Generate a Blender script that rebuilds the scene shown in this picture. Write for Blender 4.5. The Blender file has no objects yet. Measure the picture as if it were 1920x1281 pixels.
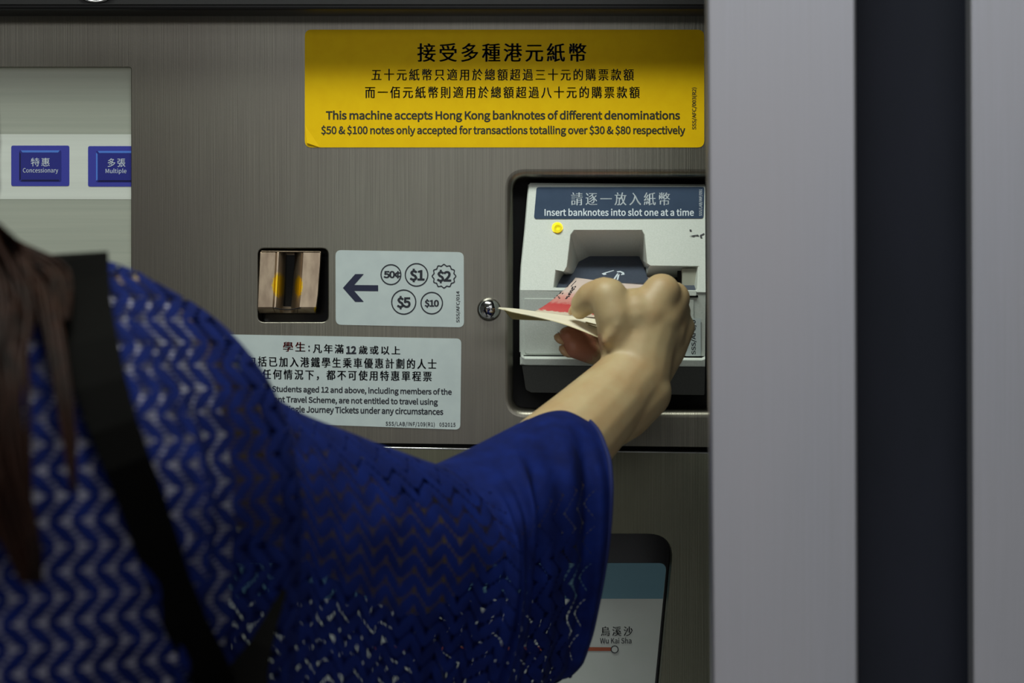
import bpy, bmesh, math, random, os
import numpy as np
from mathutils import Vector, Matrix, noise as mnoise

C = bpy.context.scene.collection
SC = bpy.context.scene
random.seed(7)
PI = math.pi

# ------------------------------------------------------------------ camera, world, lights, exposure
F = 85.0 / 36.0 * 1920.0          # focal length in pixels of the 1920 wide frame
CAMY, CAMZ = -1.89, 1.25
cam_d = bpy.data.cameras.new('camera'); cam_d.lens = 85; cam_d.sensor_width = 36
cam_d.clip_start = 0.05
cam_d.dof.use_dof = True; cam_d.dof.focus_distance = 1.87; cam_d.dof.aperture_fstop = 5.6
cam = bpy.data.objects.new('camera', cam_d); C.objects.link(cam)
cam.location = (0, CAMY, CAMZ); cam.rotation_euler = (PI/2, 0, 0)
SC.camera = cam
SC.view_settings.view_transform = 'Standard'; SC.view_settings.look = 'None'
SC.view_settings.gamma = 1; SC.view_settings.use_curve_mapping = False
SC.view_settings.exposure = -0.97

world = bpy.data.worlds.new('station_hall'); SC.world = world; world.use_nodes = True
bg = world.node_tree.nodes['Background']
bg.inputs[0].default_value = (0.50, 0.53, 0.50, 1); bg.inputs[1].default_value = 0.25

def area(name, loc, target, sx, sy, power, col):
    d = bpy.data.lights.new(name, 'AREA'); d.shape = 'RECTANGLE'; d.size = sx; d.size_y = sy
    d.energy = power; d.color = col
    o = bpy.data.objects.new(name, d); C.objects.link(o); o.location = loc
    o.rotation_euler = (Vector(target) - Vector(loc)).to_track_quat('-Z', 'Y').to_euler()
    return o
area('ceiling_lamp_near', (-0.30, -0.82, 2.68), (0.0, -0.25, 0.9), 1.0, 0.30, 52, (0.95, 1.0, 0.92))
area('front_fill_light', (0.9, -2.9, 2.70), (0.5, -1.0, 0.6), 1.8, 0.4, 14, (0.94, 0.97, 1.0))  # unseen fill added behind the camera, brightens surfaces that face it
area('floor_fill_light', (0.2, -7.5, 2.75), (0.2, -7.5, 0), 5, 4, 420, (0.95, 0.97, 1.0))  # unseen light added to brighten the far floor reflected in the cladding

# ------------------------------------------------------------------ helpers
def P(px, py, Y=0.0):
    """the world point seen at pixel (px, py) on the upright plane at depth Y"""
    d = Y - CAMY
    return Vector(((px - 960.0) / F * d, Y, CAMZ - (py - 640.5) / F * d))

def lin(c):
    return tuple(((v/255.0)/12.92 if v/255.0 <= 0.04045 else ((v/255.0 + 0.055)/1.055)**2.4) for v in c)

MATS = {}
def mat(name, rgb, rough=0.5, metal=0.0, rgb2=None, scale=(60, 60, 60), bump=0.0, detail=4, spec=0.5,
        emit=None, emit_s=0.0, sss=0.0, lo=0.35, hi=0.65, aniso=0.0, coat=0.0):
    m = bpy.data.materials.new(name); m.use_nodes = True; MATS[name] = m
    nt = m.node_tree; b = nt.nodes['Principled BSDF']
    b.inputs['Roughness'].default_value = rough; b.inputs['Metallic'].default_value = metal
    b.inputs['Specular IOR Level'].default_value = spec
    b.inputs['Anisotropic'].default_value = aniso
    b.inputs['Coat Weight'].default_value = coat
    c1 = lin(rgb) + (1,); b.inputs['Base Color'].default_value = c1
    tc = nt.nodes.new('ShaderNodeTexCoord'); mp = nt.nodes.new('ShaderNodeMapping')
    mp.inputs['Scale'].default_value = scale
    nt.links.new(tc.outputs['Object'], mp.inputs[0])
    nz = nt.nodes.new('ShaderNodeTexNoise'); nz.inputs['Scale'].default_value = 1.0; nz.inputs['Detail'].default_value = detail
    nt.links.new(mp.outputs[0], nz.inputs[0])
    if rgb2 is not None:
        r = nt.nodes.new('ShaderNodeValToRGB')
        r.color_ramp.elements[0].position = lo; r.color_ramp.elements[1].position = hi
        r.color_ramp.elements[0].color = c1; r.color_ramp.elements[1].color = lin(rgb2) + (1,)
        nt.links.new(nz.outputs[0], r.inputs[0]); nt.links.new(r.outputs[0], b.inputs['Base Color'])
    if bump:
        bp = nt.nodes.new('ShaderNodeBump'); bp.inputs['Strength'].default_value = bump; bp.inputs['Distance'].default_value = 0.001
        nt.links.new(nz.outputs[0], bp.inputs['Height']); nt.links.new(bp.outputs[0], b.inputs['Normal'])
    if emit is not None:
        b.inputs['Emission Color'].default_value = lin(emit) + (1,); b.inputs['Emission Strength'].default_value = emit_s
    if sss:
        b.inputs['Subsurface Weight'].default_value = sss
        b.inputs['Subsurface Radius'].default_value = (0.012, 0.004, 0.002); b.inputs['Subsurface Scale'].default_value = 0.4
    return m

def steel(name, c1, c2, c3, rough=0.36, big=(2.2, 1, 1.6)):
    """brushed steel: fine upright brush lines over slow cloudy tone changes"""
    m = mat(name, c1, rough, 0.96, c2, (1400, 30, 9), bump=0.12, detail=3, lo=0.3, hi=0.7)
    nt = m.node_tree; b = nt.nodes['Principled BSDF']
    tc = nt.nodes['Texture Coordinate']
    mp = nt.nodes.new('ShaderNodeMapping'); mp.inputs['Scale'].default_value = big
    nt.links.new(tc.outputs['Object'], mp.inputs[0])
    nz = nt.nodes.new('ShaderNodeTexNoise'); nz.inputs['Scale'].default_value = 2.0; nz.inputs['Detail'].default_value = 5
    nt.links.new(mp.outputs[0], nz.inputs[0])
    mx = nt.nodes.new('ShaderNodeMix'); mx.data_type = 'RGBA'
    ramp = [n for n in nt.nodes if n.type == 'VALTORGB'][0]
    mr = nt.nodes.new('ShaderNodeMapRange'); mr.inputs[1].default_value = 0.35; mr.inputs[2].default_value = 0.7
    nt.links.new(nz.outputs[0], mr.inputs[0]); nt.links.new(mr.outputs[0], mx.inputs[0])
    nt.links.new(ramp.outputs[0], mx.inputs[6]); mx.inputs[7].default_value = lin(c3) + (1,)
    nt.links.new(mx.outputs[2], b.inputs['Base Color'])
    rr = nt.nodes.new('ShaderNodeMapRange'); rr.inputs[3].default_value = rough - 0.05; rr.inputs[4].default_value = rough + 0.1
    nt.links.new(nz.outputs[0], rr.inputs[0]); nt.links.new(rr.outputs[0], b.inputs['Roughness'])
    return m

def mesh_obj(name, verts, faces, mats, parent=None, fmats=None, smooth=False):
    me = bpy.data.meshes.new(name); me.from_pydata([tuple(v) for v in verts], [], faces)
    for m in (mats if isinstance(mats, (list, tuple)) else [mats]): me.materials.append(m)
    if fmats is not None: me.polygons.foreach_set('material_index', fmats)
    if smooth: me.polygons.foreach_set('use_smooth', [True] * len(me.polygons))
    me.update()
    o = bpy.data.objects.new(name, me); C.objects.link(o)
    if parent is not None: attach(o, parent)
    return o

def world_loc(o):
    v = Vector((0, 0, 0))
    while o is not None:
        v = v + o.location if o.get('_root') else v
        o = o.parent
    return v

def attach(o, parent):
    o.parent = parent
    p = parent
    while p.parent is not None: p = p.parent
    o.matrix_parent_inverse = Matrix.Translation(-p.location) if parent.parent is None else Matrix.Identity(4)

def tag(o, label=None, cat=None, group=None, kind=None):
    if label: o['label'] = label
    if cat: o['category'] = cat
    if group: o['group'] = group
    if kind: o['kind'] = kind
    return o

def empty(name, loc):
    o = bpy.data.objects.new(name, None); C.objects.link(o); o.location = loc; o.empty_display_size = 0.1
    return o

def rebase(o, loc):
    """move a mesh object's origin to loc without moving the mesh"""
    o.data.transform(Matrix.Translation(-Vector(loc))); o.location = loc

def round_poly(pts, r, n=6):
    """a closed outline with its corners rounded; r is one radius or one per corner"""
    rs = r if isinstance(r, (list, tuple)) else [r] * len(pts)
    out = []
    k = len(pts)
    for i in range(k):
        p = Vector(pts[i]); a = (Vector(pts[i-1]) - p); b = (Vector(pts[(i+1) % k]) - p)
        a.normalize(); b.normalize()
        if rs[i] <= 0: out.append(tuple(p)); continue
        ang = a.angle(b); t = rs[i] / math.tan(ang/2)
        s = p + a*t; e = p + b*t
        for j in range(n + 1):
            u = j / n
            q = (s.lerp(p, u)).lerp(p.lerp(e, u), u)
            out.append(tuple(q))
    return out

def rect(x0, y0, x1, y1, r=0, n=6, inset=0.0):
    x0 += inset; y0 += inset; x1 -= inset; y1 -= inset; r = max(r - inset, 0.5) if r else 0
    return round_poly([(x0, y0), (x1, y0), (x1, y1), (x0, y1)], r, n)

def yf(Y):
    return Y if callable(Y) else (lambda x, y: Y)

def unproj(pts, Y, dy=0.0):
    f = yf(Y)
    return [P(x, y, f(x, y) + dy) for x, y in pts]

class MB:
    def __init__(s): s.v = []; s.f = []; s.m = []
    def add(s, verts, faces, m=0):
        b = len(s.v); s.v += [tuple(v) for v in verts]
        s.f += [tuple(b + i for i in f) for f in faces]; s.m += [m] * len(faces)
    def prism(s, pts, Y, back, m=0, ms=None):
        """a slab whose face is the outline pts at depth Y, back thick"""
        n = len(pts); a = unproj(pts, Y)
        b = [Vector((v.x, v.y + back, v.z)) for v in a]
        s.add(a + b, [tuple(range(n))[::-1]], m)
        k = len(s.v) - 2*n
        fs = [(k+i, k+(i+1) % n, k+n+(i+1) % n, k+n+i) for i in range(n)] + [tuple(k+n+i for i in range(n))]
        s.f += fs; s.m += [m if ms is None else ms] * len(fs)
    def flat(s, pts, Y, m=0):
        a = unproj(pts, Y); s.add(a, [tuple(range(len(a)))[::-1]], m)
    def ring(s, outer, inner, Y, m=0):
        n = len(outer); a = unproj(outer, Y) + unproj(inner, Y)
        s.add(a, [(i, n+i, n+(i+1) % n, (i+1) % n) for i in range(n)], m)
    def loops(s, loops, m=0, cap0=False, cap1=False, closed=True, flip=False):
        n = len(loops[0]); vs = [v for l in loops for v in l]; fs = []
        for k in range(len(loops) - 1):
            for i in range(n if closed else n - 1):
                j = (i + 1) % n
                f = (k*n+i, k*n+j, (k+1)*n+j, (k+1)*n+i)
                fs.append(f[::-1] if flip else f)
        if cap0: fs.append(tuple(range(n))[::-1])
        if cap1: fs.append(tuple((len(loops)-1)*n + i for i in range(n)))
        s.add(vs, fs, m)
    def tube(s, pts, rad, seg=8, m=0):
        pts = [Vector(p) for p in pts]; rs = rad if isinstance(rad, (list, tuple)) else [rad]*len(pts)
        L = []; up = Vector((0.13, 0.2, 1)).normalized()
        for i, p in enumerate(pts):
            t = (pts[min(i+1, len(pts)-1)] - pts[max(i-1, 0)]).normalized()
            a = t.cross(up)
            if a.length < 1e-3: a = t.cross(Vector((1, 0, 0)))
            a.normalize(); b = t.cross(a)
            L.append([p + (a*math.cos(2*PI*k/seg) + b*math.sin(2*PI*k/seg))*rs[i] for k in range(seg)])
        s.loops(L, m, True, True)
    def build(s, name, mats, parent=None, smooth=False):
        return mesh_obj(name, s.v, s.f, mats, parent, s.m, smooth)

def bevel(o, w, seg=2, ang=0.6):
    b = o.modifiers.new('bevel', 'BEVEL'); b.width = w; b.segments = seg; b.limit_method = 'ANGLE'; b.angle_limit = ang
    return o

# ---- lettering
_tc = {}
try:                                   # the lettering face that ships with Blender
    FONT = bpy.data.fonts.load(os.path.join(bpy.utils.system_resource('DATAFILES', path='fonts'), 'Noto Sans CJK Regular.woff2'))
except Exception:
    FONT = None
def text2d(s, spacing=1.0, fat=0.0, shear=0.0):
    key = (s, spacing, fat, shear)
    if key not in _tc:
        cu = bpy.data.curves.new('lettering', 'FONT'); cu.body = s
        if FONT: cu.font = FONT
        cu.space_character = spacing
        cu.offset = fat * (0.42 if FONT else 1.0); cu.shear = shear; cu.resolution_u = 3; cu.fill_mode = 'BOTH'
        ob = bpy.data.objects.new('lettering', cu); C.objects.link(ob)
        dg = bpy.context.evaluated_depsgraph_get(); ev = ob.evaluated_get(dg)
        me = ev.to_mesh()
        v = np.array([(q.co.x, q.co.y) for q in me.vertices]); f = [tuple(p.vertices) for p in me.polygons]
        ev.to_mesh_clear(); bpy.data.objects.remove(ob); bpy.data.curves.remove(cu)
        _tc[key] = (v, f)
    return _tc[key]

def letter(mb, s, x0, y0, x1, y1, Y, m, spacing=1.0, fat=0.0, slope=0.0, rot=False, ming=0.0, shear=0.0):
    """the words s filling the box x0 y0 x1 y1 on the face Y; rot: read from bottom to top"""
    v, f = text2d(s, spacing, fat, shear)
    mn = v.min(0); mx = v.max(0); q = (v - mn) / np.maximum(mx - mn, 1e-6)
    em = (mx - mn)
    if rot:
        X = x0 + (1 - q[:, 1]) * (x1 - x0); Yp = y1 - q[:, 0] * (y1 - y0)
    else:
        X = x0 + q[:, 0] * (x1 - x0); Yp = y1 - q[:, 1] * (y1 - y0) + slope * (X - x0)
    g = yf(Y)
    for dx in ([0.0] if not ming else [-ming, 0.0, ming]):
        vs = [P(a + dx, b, g(a, b)) for a, b in zip(X, Yp)]
        mb.add(vs, f, m)

def circ(cx, cy, r, n=24, wob=0.0, k=12):
    return [(cx + (r + wob*math.cos(k*2*PI*i/n))*math.cos(2*PI*i/n), cy + (r + wob*math.cos(k*2*PI*i/n))*math.sin(2*PI*i/n)) for i in range(n)]

# ------------------------------------------------------------------ materials
M_steel = steel('brushed_steel', (122, 121, 109), (149, 147, 133), (126, 120, 112))
M_steel_low = steel('brushed_steel_lower', (118, 120, 104), (142, 142, 124), (104, 102, 84), 0.42)  # base tone darkened in place of the dark floor and clothing reflected there
M_steel_low.node_tree.nodes['Principled BSDF'].inputs['Metallic'].default_value = 0.9
M_satin = steel('satin_cladding', (166, 166, 171), (172, 172, 179), (176, 173, 177), 0.42, (3, 1, 1.2))
M_satin.node_tree.nodes['Bump'].inputs['Strength'].default_value = 0.02
M_navy = mat('navy_board', (18, 22, 34), 0.6, 0, (22, 25, 38), (30, 30, 8), spec=0.25)
M_black = mat('black_trim', (7, 8, 7), 0.45, 0, (12, 12, 11), (80, 80, 80))
M_gloss = mat('black_gloss', (5, 5, 5), 0.15)
M_chrome = mat('polished_chrome', (200, 200, 200), 0.12, 1.0, (170, 170, 168), (120, 120, 120))
M_yellow = mat('yellow_sticker', (236, 192, 0), 0.6, 0, (240, 198, 2), (90, 90, 90), spec=0.15)
M_white = mat('white_sticker', (188, 200, 200), 0.45, 0, (194, 206, 205), (70, 70, 70))
M_ink = mat('dark_ink', (26, 30, 40), 0.5)
M_ink_y = mat('black_ink', (28, 34, 22), 0.5)
M_navyink = mat('navy_ink', (24, 30, 60), 0.5)
M_red = mat('red_ink', (150, 30, 30), 0.5)
M_wink = mat('white_ink', (205, 215, 222), 0.5)
M_bluelabel = mat('slate_blue_sticker', (46, 64, 88), 0.6, 0, (50, 68, 92), (90, 90, 90), spec=0.15)
M_plastic = mat('grey_white_plastic', (196, 204, 196), 0.5, 0, (204, 211, 204), (900, 900, 900), bump=0.1)
M_plastic2 = mat('dark_grey_plastic', (84, 86, 82), 0.55, 0, (90, 92, 88), (900, 900, 900), bump=0.1)
M_tray = mat('slate_tray', (62, 70, 84), 0.4, 0, (68, 76, 90), (500, 500, 500))
M_beige = mat('beige_plastic', (160, 162, 148), 0.5)
M_led = mat('yellow_lamp', (230, 220, 20), 0.3, emit=(255, 236, 40), emit_s=1.15)
M_bronze = mat('worn_bronze', (176, 158, 134), 0.32, 0.9, (150, 132, 112), (160, 160, 60), bump=0.1)
M_brass = mat('worn_brass', (200, 160, 40), 0.3, 0.9, (170, 130, 40), (300, 300, 200), bump=0.1)
M_scr = mat('screen_grey', (138, 144, 134), 0.35, 0, (148, 153, 142), (4, 4, 240), emit=(142, 144, 128), emit_s=0.42, detail=3)
M_scrw = mat('screen_white', (176, 182, 176), 0.35, 0, (184, 190, 184), (4, 4, 240), emit=(178, 182, 168), emit_s=0.5, detail=3)
M_btn = mat('button_blue', (52, 56, 140), 0.35, emit=(52, 56, 140), emit_s=0.4)
M_btnd = mat('button_blue_deep', (34, 38, 112), 0.35, emit=(34, 38, 112), emit_s=0.4)
M_btnl = mat('button_edge_light', (70, 110, 190), 0.35, emit=(70, 110, 190), emit_s=0.35)
M_btnk = mat('button_edge_dark', (18, 20, 70), 0.35)
M_mapw = mat('map_white', (150, 156, 152), 0.4, 0, (156, 160, 158), (40, 40, 40), emit=(150, 156, 146), emit_s=0.24)
M_maph = mat('map_header_teal', (84, 122, 134), 0.4, 0, (92, 134, 146), (3, 3, 14), emit=(84, 122, 134), emit_s=0.14)
M_mapl = mat('map_line_brown', (150, 72, 40), 0.4)
M_dirt = mat('grime', (112, 116, 104), 0.6)

def wear(m, spots, rgb, nscale=700):
    nt = m.node_tree; b = nt.nodes['Principled BSDF']; src = b.inputs['Base Color'].links[0].from_socket
    geo = nt.nodes['Texture Coordinate']; tot = None
    for c, rx, rz in spots:
        mp = nt.nodes.new('ShaderNodeMapping'); mp.vector_type = 'POINT'
        mp.inputs['Scale'].default_value = (1/rx, 0, 1/rz); mp.inputs['Location'].default_value = (-c.x/rx, 0, -c.z/rz)
        nt.links.new(geo.outputs['Object'], mp.inputs[0])
        ln = nt.nodes.new('ShaderNodeVectorMath'); ln.operation = 'LENGTH'; nt.links.new(mp.outputs[0], ln.inputs[0])
        if tot is None: tot = ln.outputs['Value']
        else:
            mn = nt.nodes.new('ShaderNodeMath'); mn.operation = 'MINIMUM'; nt.links.new(tot, mn.inputs[0]); nt.links.new(ln.outputs['Value'], mn.inputs[1]); tot = mn.outputs[0]
    nz = nt.nodes.new('ShaderNodeTexNoise'); nz.inputs['Scale'].default_value = nscale; nt.links.new(geo.outputs['Object'], nz.inputs[0])
    ad = nt.nodes.new('ShaderNodeMath'); ad.operation = 'MULTIPLY_ADD'; ad.inputs[1].default_value = 0.6; nt.links.new(nz.outputs[0], ad.inputs[0]); nt.links.new(tot, ad.inputs[2])
    mr = nt.nodes.new('ShaderNodeMapRange'); mr.inputs[1].default_value = 1.35; mr.inputs[2].default_value = 1.05; nt.links.new(ad.outputs[0], mr.inputs[0])
    mx = nt.nodes.new('ShaderNodeMix'); mx.data_type = 'RGBA'; nt.links.new(mr.outputs[0], mx.inputs[0]); nt.links.new(src, mx.inputs[6]); mx.inputs[7].default_value = lin(rgb) + (1,)
    nt.links.new(mx.outputs[2], b.inputs['Base Color'])
wear(M_bronze, [(P(523, 535, 0), 13/F*1.89, 24/F*1.89), (P(560, 537, 0), 9/F*1.89, 21/F*1.89), (P(593, 581, 0), 4/F*1.89, 6/F*1.89)], (214, 176, 40))

# ------------------------------------------------------------------ the setting
def slab(name, x0, x1, y0, y1, z0, z1, m, parent=None, bev=0.0):
    vs = [(x, y, z) for x in (x0, x1) for y in (y0, y1) for z in (z0, z1)]
    fs = [(0, 1, 3, 2), (4, 6, 7, 5), (0, 4, 5, 1), (2, 3, 7, 6), (0, 2, 6, 4), (1, 5, 7, 3)]
    o = mesh_obj(name, vs, fs, m, parent)
    if bev: bevel(o, bev)
    return o
M_floor = mat('station_floor', (196, 196, 198), 0.35, 0, (212, 210, 210), (220, 220, 220), detail=6)
M_ceil = mat('ceiling_panels', (120, 122, 120), 0.7, 0, (128, 128, 126), (12, 12, 12))
M_wall = mat('wall_tiles', (96, 98, 104), 0.5, 0, (104, 106, 110), (20, 20, 20))
tag(slab('floor', -3, 3, -12, 0.7, -0.05, 0.0, M_floor), kind='structure')
tag(slab('ceiling', -3, 3, -12, 0.7, 2.8, 2.85, M_ceil), kind='structure')
tag(slab('wall_back', -3, 3, 0.62, 0.7, 0.0, 2.8, M_wall), kind='structure')
# cladding in front of the machine's right side: steel sheet, recessed navy board, steel sheet
YP = -0.32
def xat(px, Y): return P(px, 0, Y).x
def clad(name, pts, Y, th, m, bev):
    mb = MB(); a = unproj(pts, Y); b = [Vector((v.x, v.y + th, v.z)) for v in a]
    # carried on to floor and ceiling along its own edges
    def ext(p, q, z): t = (z - p.z) / (q.z - p.z); return p + (q - p) * t
    tl, tr, br, bl = a
    q = [ext(tl, bl, 2.8), ext(tr, br, 2.8), ext(tr, br, 0.0), ext(tl, bl, 0.0)]
    mb.loops([q, [Vector((v.x, v.y + th, v.z)) for v in q]], 0, True, True)
    o = mb.build(name, m); bevel(o, bev, 3)
    return tag(o, kind='structure')
clad('trim_1', [(1325, 0), (1606, 0), (1610, 1281), (1335, 1281)], YP, 0.016, M_satin, 0.0022)
clad('wall_right', [(1560, 0), (1860, 0), (1864, 1281), (1562, 1281)], YP + 0.035, 0.02, M_navy, 0.001)
clad('trim_2', [(1818, 0), (2300, 0), (2300, 1281), (1823, 1281)], YP, 0.016, M_satin, 0.0022)

# ------------------------------------------------------------------ ticket machine
machine = tag(empty('ticket_machine', (0.0, 0.25, 0.0)),
              'brushed steel ticket vending machine with yellow notice, coin slot and banknote reader', 'ticket machine')
slab('cabinet', xat(-700, 0), xat(1500, 0), 0.075, 0.60, 0.0, 2.0, M_black, machine, 0.004)
slab('cabinet_side', xat(-704, 0), xat(-690, 0), 0.0, 0.60, 0.0, 2.0, M_steel, machine)
slab('cabinet_side', xat(1490, 0), xat(1504, 0), 0.0, 0.60, 0.0, 2.0, M_steel, machine)

def panel(name, outer, Y, m, holes, parent, th=0.03, edge=0.0015):
    """steel sheet with holes; a hole is (outline function of inset in px, lip radius in px, depth in m)"""
    mb = MB(); bm = bmesh.new()
    def loop(pts):
        vs = [bm.verts.new(v) for v in unproj(pts, Y)]
        return [bm.edges.new((vs[i], vs[(i+1) % len(vs)])) for i in range(len(vs))]
    es = loop(outer)
    for fn, lip, dep in holes: es += loop(fn(-lip))
    bmesh.ops.triangle_fill(bm, edges=es, use_beauty=True)
    bm.verts.index_update()
    for f in bm.faces:
        f.normal_update()
        if f.normal.y > 0: f.normal_flip()
    mb.add([v.co for v in bm.verts], [tuple(v.index for v in f.verts) for f in bm.faces]); bm.free()
    for fn, lip, dep in holes:
        L = []; R = lip / F * (Y - CAMY)
        for k in range(7):
            a = k / 6 * PI / 2
            L.append(unproj(fn(-lip * (1 - math.sin(a))), Y, R * (1 - math.cos(a))))
        L.append([Vector((v.x, Y + dep, v.z)) for v in L[-1]])
        mb.loops(L, flip=True)
    a = unproj(outer, Y); mb.loops([a, [Vector((v.x, v.y + th, v.z)) for v in a]])
    o = mb.build(name, m, parent)
    for p in o.data.polygons: p.use_smooth = len(p.vertices) == 4 and abs(p.normal.y) < 0.999
    return o

scr_h = lambda d: rect(-420, 126, 246, 700, 5, 4, d)
coin_h = lambda d: rect(484, 466, 615, 604, 12, 6, d)
read_h = lambda d: rect(962, 332, 1352, 768, 24, 8, d)
panel('upper_panel', [(-690, 20), (1495, 26), (1495, 840.5), (-690, 814)], 0.0, M_steel,
      [(scr_h, 1.2, 0.03), (coin_h, 2.0, 0.03), (read_h, 15, 0.06)], machine)
# dark inner pocket round the reader
mb = MB(); q = read_h(-4)
mb.loops([unproj(q, 0.028), unproj(q, 0.070)], flip=True); mb.flat(q, 0.070); mb.build('reader_pocket', M_black, machine)
# lower panel
mapo = lambda d: round_poly([(380 - 0, 1001 + d), (1264 - d, 1001 + d), (1236 - d, 1300 + 0), (1165 - d, 2000), (480, 2000)], [30, 46 - d * 0.5, 1, 1, 1], 8)
panel('lower_panel', [(-690, 826), (1495, 851), (1495, 2480), (-690, 2480)], -0.002, M_steel_low, [(mapo, 1.5, 0.02)], machine)
mb = MB(); mb.tube([P(-690, 827.5, -0.0014), P(740, 840, -0.0014), P(1495, 852, -0.0014)], 0.0008, 10); mb.build('rolled_edge', M_chrome, machine, True)
slab('seam_filler', xat(-690, 0), xat(1495, 0), 0.02, 0.07, P(0, 870, 0).z, P(0, 800, 0).z, M_black, machine)
slab('plinth', xat(-690, 0), xat(1495, 0), 0.03, 0.08, 0.0, 0.29, M_black, machine)
# black head strip above the steel, overhanging
zt = P(0, 19.5, -0.036).z
fas = slab('head_strip', xat(-690, 0), xat(1495, 0), -0.036, 0.07, zt + 0.0005, zt + 0.17, M_black, machine, 0.002)
slab('head_strip_bead', xat(-690, 0), xat(1495, 0), -0.0385, -0.035, P(0, 9, -0.036).z, P(0, 7.5, -0.036).z, M_black, fas)
slab('head_cover', xat(-690, 0), xat(1495, 0), -0.028, 0.07, zt + 0.17, 2.0, M_steel, machine, 0.002)
mb = MB(); cx, cz = P(180, -43, -0.038).x, P(180, -43, -0.038).z
L = []
for k in range(48):
    a = 2*PI*k/48
    L.append([Vector((cx + math.cos(a)*(0.0188 + 0.0011*math.cos(b)), -0.0375 + 0.0011*math.sin(b), cz + math.sin(a)*(0.0188 + 0.0011*math.cos(b)))) for b in [2*PI*j/8 for j in range(8)]])
L.append(L[0]); mb.loops(L); mb.build('lock_ring', M_chrome, machine, True)

# touchscreen behind the steel
ts = mesh_obj('touchscreen', *(lambda m: (m.v, m.f))((lambda m: (m.prism([(-440, 100), (262, 100), (262, 720), (-440, 720)], 0.0075, 0.01), m)[1])(MB())), M_scr, machine)
mb = MB(); mb.prism([(-440, 251), (262, 252), (262, 374), (-440, 373)], 0.0073, 0.0003); mb.build('screen_band', M_scrw, ts)
def screen_button(x0, y0, x1, y1, cx, han, eng, hx, ex, lab):
    mb = MB(); mb.prism(rect(x0, y0, x1, y1, 4), 0.0070, 0.0003, 0)
    ix0, iy0, ix1, iy1 = x0 + 15, y0 + 9, x1 - 15, y1 - 9
    mb.prism(rect(ix0, iy0, ix1, iy1, 3), 0.0068, 0.0002, 1)
    mb.flat([(ix0+3, iy0), (ix1-3, iy0), (ix1-6, iy0+4), (ix0+6, iy0+4)], 0.0067, 2)
    mb.flat([(ix0, iy0+3), (ix0+3, iy0+6), (ix0+3, iy1-4), (ix0, iy1-2)], 0.0067, 2 if x0 > 100 else 3)
    mb.flat([(ix0+3, iy1), (ix1-3, iy1), (ix1-5, iy1-3), (ix0+5, iy1-3)], 0.0067, 3)
    letter(mb, han, *hx, 0.0066, 4, 1.08, 0.0)
    letter(mb, eng, *ex, 0.0066, 4, 1.0, 0.0)
    o = mb.build('screen_button', [M_btn, M_btnd, M_btnl, M_btnk, M_wink], ts); o['label'] = lab
screen_button(21, 273, 130, 349, 75, '特惠', 'Concessionary', (58, 296, 93, 312), (43, 315, 109, 326), 'blue screen button reading Concessionary')
screen_button(165, 274, 276, 350, 218, '多張', 'Multiple', (202, 297, 235, 313), (198, 316, 237, 327), 'blue screen button reading Multiple, cut off by the screen edge')

# yellow notice
mb = MB(); mb.prism(rect(571.5, 55.5, 1320.5, 276.5, 13), -0.0006, 0.0006)
Y1 = -0.0008
letter(mb, '接受多種港元紙幣', 783, 81, 1099, 116, Y1, 1, 1.1, 0.002, ming=0.8)
letter(mb, '五十元紙幣只適用於總額超過三十元的購票款額', 697, 129, 1188, 151, Y1, 1, 1.12, -0.002, ming=0.5)
letter(mb, '而一佰元紙幣則適用於總額超過八十元的購票款額', 685, 162, 1199, 184, Y1, 1, 1.12, -0.002, ming=0.5)
letter(mb, 'This machine accepts Hong Kong banknotes of different denominations', 611, 207, 1275, 229, Y1, 1, 0.98, 0.022)
letter(mb, '$50 & $100 notes only accepted for transactions totalling over $30 & $80 respectively', 602, 235, 1285, 256, Y1, 1, 0.98, 0.020)
letter(mb, 'SSS/AFC/003(R2)', 1297, 164, 1307, 243, Y1, 1, 1.0, 0.012, rot=True)
yl = mb.build('yellow_notice', [M_yellow, M_ink_y], machine)
mb = MB(); mb.add([P(572, 235, -0.0008), P(575, 268, -0.0022), P(600, 276.5, -0.0008)], [(0, 1, 2)])
mb.build('lifted_corner', M_yellow, yl)

# coin notice
def sl(x, y): return x, y
mb = MB(); mb.prism(round_poly([(629, 469), (869.5, 473), (870, 614), (629.5, 609)], 11), -0.0006, 0.0006)
letters = [('50¢', 719, 508, 751, 522, 733, 515, 18.5), ('$1', 768, 504, 796, 529, 781, 515.5, 21),
           ('$2', 819, 506, 846, 531, 832.5, 518, 20.5), ('$5', 744, 555, 770, 580, 757, 566.5, 22.5), ('$10', 796, 561, 823, 577, 809.5, 568.5, 20)]
for s, a, b, c, d, cx, cy, r in letters:
    letter(mb, s, a, b, c, d, Y1, 1, 0.95, 0.035)
    if s == '$2': mb.ring(circ(cx, cy, r + 1.4, 96, 1.4), circ(cx, cy, r - 1.0, 96, 1.4), Y1, 1)
    else: mb.ring(circ(cx, cy, r + 1.2, 40), circ(cx, cy, r - 1.0, 40), Y1, 1)
mb.flat([(643, 540), (666, 514), (682, 514), (664, 534.5)], Y1, 2)
mb.flat([(643, 540), (664, 545.5), (682, 566), (666, 566)], Y1, 2)
mb.flat([(643, 540), (664, 534.5), (709, 535), (709, 546), (664, 545.5)], Y1, 2)
letter(mb, 'SSS/AFC/014', 855, 546, 863, 605, Y1, 1, 1.0, 0.012, rot=True)
mb.build('coin_notice', [M_white, M_ink, M_navyink], machine)

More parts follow.
